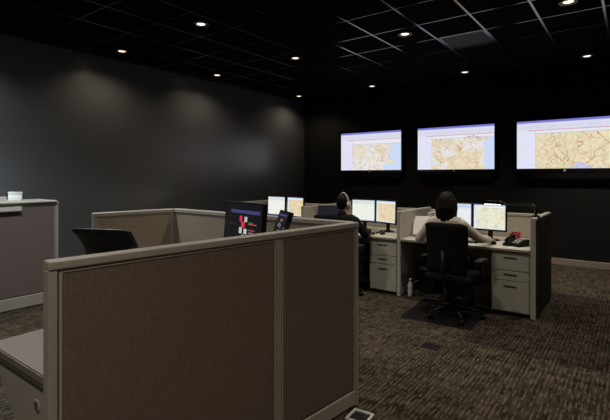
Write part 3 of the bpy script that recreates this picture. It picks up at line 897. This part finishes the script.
# flat things on the carpet
cm_ = B(); prism(cm_, [(-2.03, 4.42), (-1.30, 4.46), (-1.30, 5.30), (-2.10, 5.30)], 'z', 0.0, .004)  # thin near-black sheet lying under the chair
tag(link_mesh('dark_floor_sheet', cm_, M_sheet), 'dark flat sheet on the carpet under the woman', 'chair mat')
fp = thing('floor_box_cover', 'dark flat floor box cover set in the open carpet', 'floor box', (-1.455, 3.82, 0), 0)
link_mesh('lid', box(B(), -.085, .085, -.075, .075, 0.0, .005, .002), M_black, fp)
link_mesh('rim', box(B(), -.092, .092, -.082, .082, 0.0, .003, .001), M_brown, fp)
ft = thing('floor_power_box', 'flat floor tray with a pale metal rim beside the partition corner', 'floor box', (-1.385, 2.425, 0), math.radians(4))
f = B()
for q in ((-.07, .07, -.07, -.055), (-.07, .07, .055, .07), (-.07, -.055, -.055, .055), (.055, .07, -.055, .055)): box(f, *q, 0, .018, .003)
link_mesh('rim', f, M_white, ft); link_mesh('lid', box(B(), -.055, .055, -.055, .055, 0, .006), M_black, ft)

# ---------------------------------------------------------------- task chairs of the dispatch desks
def task_chair(label, loc, rotz):
    t = thing('task_chair', label, 'chair', loc, rotz, 'black task chairs at the dispatch desks')
    s = B(); box(s, -.25, .25, -.24, .25, .41, .485, .03, seg=3); link_mesh('seat', s, M_blackf, t, True)
    b_ = B(); nu, nv = 8, 10; F, K = [], []
    for j in range(nv + 1):
        v = j / nv; z = .50 + .54 * v
        wd = .225 * (1 - .10 * (1 - v) ** 2)
        rf, rk = [], []
        for i in range(nu + 1):
            u = i / nu * 2 - 1
            yy = -.235 - .035 * v + .03 * u * u + .02 * math.sin(PI * v)
            edge = (1 - .6 * max(abs(u), abs(2 * v - 1)) ** 8)
            zz = z - (.02 * abs(u) ** 6 if v > .9 else 0)
            rf.append(b_.verts.new((u * wd, yy + .028 * edge, zz))); rk.append(b_.verts.new((u * wd, yy - .028 * edge, zz)))
        F.append(rf); K.append(rk)
    for j in range(nv):
        for i in range(nu):
            b_.faces.new((F[j][i], F[j][i + 1], F[j + 1][i + 1], F[j + 1][i])); b_.faces.new((K[j][i], K[j + 1][i], K[j + 1][i + 1], K[j][i + 1]))
        b_.faces.new((F[j][0], F[j + 1][0], K[j + 1][0], K[j][0])); b_.faces.new((F[j][nu], K[j][nu], K[j + 1][nu], F[j + 1][nu]))
    for i in range(nu):
        b_.faces.new((F[0][i], K[0][i], K[0][i + 1], F[0][i + 1])); b_.faces.new((F[nv][i], F[nv][i + 1], K[nv][i + 1], K[nv][i]))
    link_mesh('backrest', b_, M_blackf, t, True)
    q = B(); tube(q, [(0, -.05, .40), (0, -.26, .40), (0, -.315, .47), (0, -.31, .75)], .022); link_mesh('back_support', q, M_black, t, True)
    for sgn in (-1, 1):
        a_ = B(); tube(a_, [(sgn * .22, -.02, .40), (sgn * .285, -.02, .41), (sgn * .29, -.02, .63)], .017); arm = link_mesh('armrest', a_, M_black, t, True)
        p = B(); box(p, sgn * .29 - .04, sgn * .29 + .04, -.15, .10, .63, .66, .012, seg=2); link_mesh('arm_pad', p, M_black, arm, True)
    chair_base(t)
    return t
tc = task_chair('black task chair of the woman in the cream blouse', (-1.565, 4.80, 0), math.radians(-3))
dup(tc, (-3.06, 4.83, 0), math.radians(-3), 'black task chair of the man with the headset')

# ---------------------------------------------------------------- people
def hand(bm, wrist, fwd, up, side, curl, r=.0085, flat=True):
    """palm and five fingers. fwd: direction of the fingers, up: back of the hand, side: +1 right hand"""
    W, Fv, U = Vector(wrist), Vector(fwd).normalized(), Vector(up).normalized()
    Rv = Fv.cross(U).normalized()          # to the right when looking along the fingers with the back of the hand up
    th = -Rv * side                        # thumb side
    for k in range(4):
        o = (k - 1.5) * .019
        a = W + Fv * .0 + Rv * (o * .8); b = W + Fv * .085 + Rv * o
        cap(bm, a, .014, b, .0115, 10, 4)
    lens = [.068, .078, .073, .056]        # index .. little
    for k in range(4):
        o = (k - 1.5) * .020
        base = W + Fv * .085 - th * o
        L = lens[k]
        d1 = (Fv * math.cos(curl) - U * math.sin(curl)).normalized()
        d2 = (Fv * math.cos(curl * 2.2) - U * math.sin(curl * 2.2)).normalized()
        d3 = (Fv * math.cos(curl * 3.0) - U * math.sin(curl * 3.0)).normalized()
        p1 = base + d1 * L * .45; p2 = p1 + d2 * L * .32; p3 = p2 + d3 * L * .25
        cap(bm, base, r * 1.1, p1, r, 10, 4); cap(bm, p1, r, p2, r * .95, 10, 4); cap(bm, p2, r * .95, p3, r * .85, 10, 4)
    b0 = W + Fv * .025 + th * .026; b1 = b0 + (Fv * .75 + th * .65 - U * .15).normalized() * .042; b2 = b1 + (Fv * .95 + th * .25 - U * .2).normalized() * .032
    cap(bm, b0, .014, b1, .0105, 10, 4); cap(bm, b1, .0105, b2, .009, 10, 4)

def person(label, root, turn, head_z, sh_z, sh_w, hip_z, arms, feet, top_mat, leg_mat, hair, scale_t=1.0, cover_sleeves=True):
    """seated figure facing +Y; all coordinates local to root (on the floor below the hips)"""
    t = thing('person', label, 'person', (root[0], root[1], 0))
    HR = Matrix.Rotation(turn, 3, 'Z')
    hc = Vector((0, .06, head_z))
    def H(x, y, z): return hc + HR @ Vector((x, y, z))
    bm = B()
    # head with jaw, brow, nose, ears
    ell(bm, H(0, -.012, .025), (.073, .092, .088), HR)
    ell(bm, H(0, .030, -.035), (.058, .062, .070), HR)
    cap(bm, H(0, .055, -.085), .026, H(0, .062, -.080), .022)
    cap(bm, H(0, .088, .018), .008, H(0, .110, -.022), .013)
    ell(bm, H(-.011, .100, -.026), (.009, .009, .008), HR); ell(bm, H(.011, .100, -.026), (.009, .009, .008), HR)
    cap(bm, H(-.045, .070, .030), .012, H(.045, .070, .030), .012)
    for s in (-1, 1): ell(bm, H(s * .076, -.004, -.005), (.010, .019, .031), HR)
    # neck and torso
    nb_ = Vector((0, .005, sh_z + .02))
    cap(bm, nb_, .052, H(0, -.012, -.06), .048)
    cap(bm, (-sh_w * .34, .0, sh_z - .02), .058, (sh_w * .34, .0, sh_z - .02), .058)
    cap(bm, (-sh_w * .2, .01, sh_z - .14), .105, (sh_w * .2, .01, sh_z - .14), .105)
    cap(bm, (-.05, .0, hip_z + .20), .105, (.05, .0, hip_z + .20), .105)
    cap(bm, (-.075, .0, hip_z + .03), .115, (.075, .0, hip_z + .03), .115)
    cap(bm, (0, 0, hip_z + .20), .12, (0, .01, sh_z - .14), .115)
    ell(bm, (-.07, .09, sh_z - .17), (.06, .05, .06)); ell(bm, (.07, .09, sh_z - .17), (.06, .05, .06))
    # arms
    sl = B()
    for s, (el, wr, fwd, up, curl) in arms.items():
        shp = Vector((s * (sh_w / 2 - .02), 0, sh_z - .035)); el = Vector(el); wr = Vector(wr)
        cap(bm, shp, .050, el, .038); cap(bm, el, .038, wr, .026)
        hand(bm, wr, fwd, up, s, curl)
        cap(sl, shp, .062, el, .052); cap(sl, el, .051, wr - (wr - el).normalized() * .03, .040)
    # legs
    tr = B()
    for s, (kn, an) in feet.items():
        hp = Vector((s * .085, .04, hip_z)); kn = Vector(kn); an = Vector(an)
        cap(bm, hp, .085, kn, .058); cap(bm, kn, .056, an, .038)
        cap(bm, an + Vector((0, -.02, -.035)), .034, an + Vector((0, .14, -.048)), .026)
        cap(tr, hp, .098, kn, .070); cap(tr, kn, .069, an, .056)
    cap(tr, (-.075, .0, hip_z + .03), .125, (.075, .0, hip_z + .03), .125)
    blob('body', bm, M_skin, t, .006, 2)
    # top
    cap(sl, (-sh_w * .34, .0, sh_z - .02), .068, (sh_w * .34, .0, sh_z - .02), .068)
    cap(sl, (-sh_w * .2, .01, sh_z - .14), .118, (sh_w * .2, .01, sh_z - .14), .118)
    cap(sl, (0, 0, hip_z + .16), .135, (0, .01, sh_z - .14), .128)
    cap(sl, (-.06, .0, hip_z + .10), .128, (.06, .0, hip_z + .10), .128)
    ell(sl, (-.07, .092, sh_z - .17), (.068, .06, .07)); ell(sl, (.07, .092, sh_z - .17), (.068, .06, .07))
    cap(sl, nb_ - Vector((0, 0, .03)), .064, nb_ + Vector((0, -.005, .025)), .060)
    blob('blouse' if hair == 'long' else 'jacket', sl, top_mat, t, .008, 4)
    blob('trousers', tr, leg_mat, t, .009, 4)
    for s, (kn, an) in feet.items():
        sh = B(); an = Vector(an)
        cap(sh, an + Vector((0, -.03, -.045)), .040, an + Vector((0, .15, -.052)), .034)
        cap(sh, an + Vector((0, -.015, -.04)), .044, an + Vector((0, -.01, -.0)), .046)
        bmesh.ops.scale(sh, vec=(1, 1, 1), verts=sh.verts[:])
        blob('shoe', sh, M_black, t, .008, 2)
    # face details
    for s in (-1, 1):
        e = B(); ell(e, H(s * .031, .078, .006), (.013, .009, .009), HR); eye = link_mesh('eye', e, M_eye, t, True)
        e = B(); ell(e, H(s * .031, .086, .006), (.006, .0035, .006), HR); link_mesh('iris', e, M_iris, eye, True)
        e = B(); tube(e, [H(s * .016, .090, .030), H(s * .032, .090, .034), H(s * .048, .080, .029)], [.003, .004, .002], 8); link_mesh('eyebrow', e, M_hair, t, True)
    e = B(); tube(e, [H(-.024, .083, -.055), H(-.010, .092, -.052), H(0, .093, -.054), H(.010, .092, -.052), H(.024, .083, -.055)], [.002, .006, .006, .006, .002], 8); link_mesh('lips', e, M_lips, t, True)
    # hair
    hb = B()
    ell(hb, H(0, -.025, .040), (.086, .100, .092), HR)
    if hair == 'long':
        ell(hb, H(0, -.060, .000), (.092, .078, .115), HR)
        for k in range(11):
            a = math.radians(-20 + k * 22)                       # round the back of the head, ear to ear
            c_, s_ = math.cos(a), math.sin(a)
            ln = .185 + .04 * random.random()
            p = H(.076 * c_, -.020 - .085 * s_, .02); q = H((.088 + .012 * random.random()) * c_, -.030 - .095 * s_, -.06)
            r_ = H(.098 * c_ + .02 * (random.random() - .5), -.035 - .085 * s_, -ln)
            cap(hb, p, .032, q, .030); cap(hb, q, .030, r_, .017)
        blob('hair', hb, M_hair, t, .008, 2)
    else:
        ell(hb, H(0, -.050, .005), (.080, .066, .085), HR)
        blob('hair', hb, M_hair, t, .007, 2)
    return t, H, HR

W0 = (-1.675, 4.86)
person('woman with dark shoulder-length hair in a cream blouse, seated with her back to us', W0, math.radians(-14), 1.228, 1.035, .37, .555,
       {1: ((.295, .205, .835), (.345, .475, .790), (0.0, 1, -.10), (0, .1, 1), .22),
        -1: ((-.335, .06, .80), (-.36, .32, .775), (-.25, 1, -.05), (0, .05, 1), .20)},
       {1: ((.11, .43, .545), (.12, .44, .10)), -1: ((-.11, .43, .545), (-.12, .40, .10))}, M_blouse, M_trouser, 'long')
M0 = (-3.06, 4.89)
mp, Hm, HRm = person('man in a black jacket wearing a headset, seated at the middle desk', M0, math.radians(-16), 1.165, .985, .44, .555,
       {1: ((.275, .12, .775), (.22, .335, .785), (-.05, 1, -.10), (0, .1, 1), .25),
        -1: ((-.30, .10, .78), (-.24, .33, .785), (.1, 1, -.10), (0, .1, 1), .25)},
       {1: ((.12, .43, .545), (.13, .46, .10)), -1: ((-.12, .43, .545), (-.13, .42, .10))}, M_jacket, M_trouser, 'short')
# headset
hsr = thing('headset', 'silver and white headset on the man at the middle desk', 'headset', (M0[0], M0[1], 0))
pts = []
for k in range(17):
    a = PI * k / 16
    pts.append(Hm(.098 * math.cos(a), -.020, .005 + .140 * math.sin(a)))
b_ = B(); tube(b_, pts, .0085, 10); link_mesh('band', b_, M_offw, hsr, True)
for s in (-1, 1):
    b_ = B(); ell(b_, Hm(s * .098, -.012, -.005), (.018, .034, .040), HRm); cup = link_mesh('ear_cup', b_, M_offw, hsr, True)
    b_ = B(); ell(b_, Hm(s * .088, -.012, -.005), (.014, .030, .036), HRm); link_mesh('cushion', b_, M_black, cup, True)
b_ = B(); tube(b_, [Hm(-.105, .0, -.02), Hm(-.10, .06, -.055), Hm(-.06, .115, -.065), Hm(-.03, .125, -.062)], [.004, .0035, .0035, .007], 8); link_mesh('microphone_boom', b_, M_black, hsr, True)
recenter(hsr, tuple(Hm(0, 0, 0) + Vector((M0[0], M0[1], 0))))
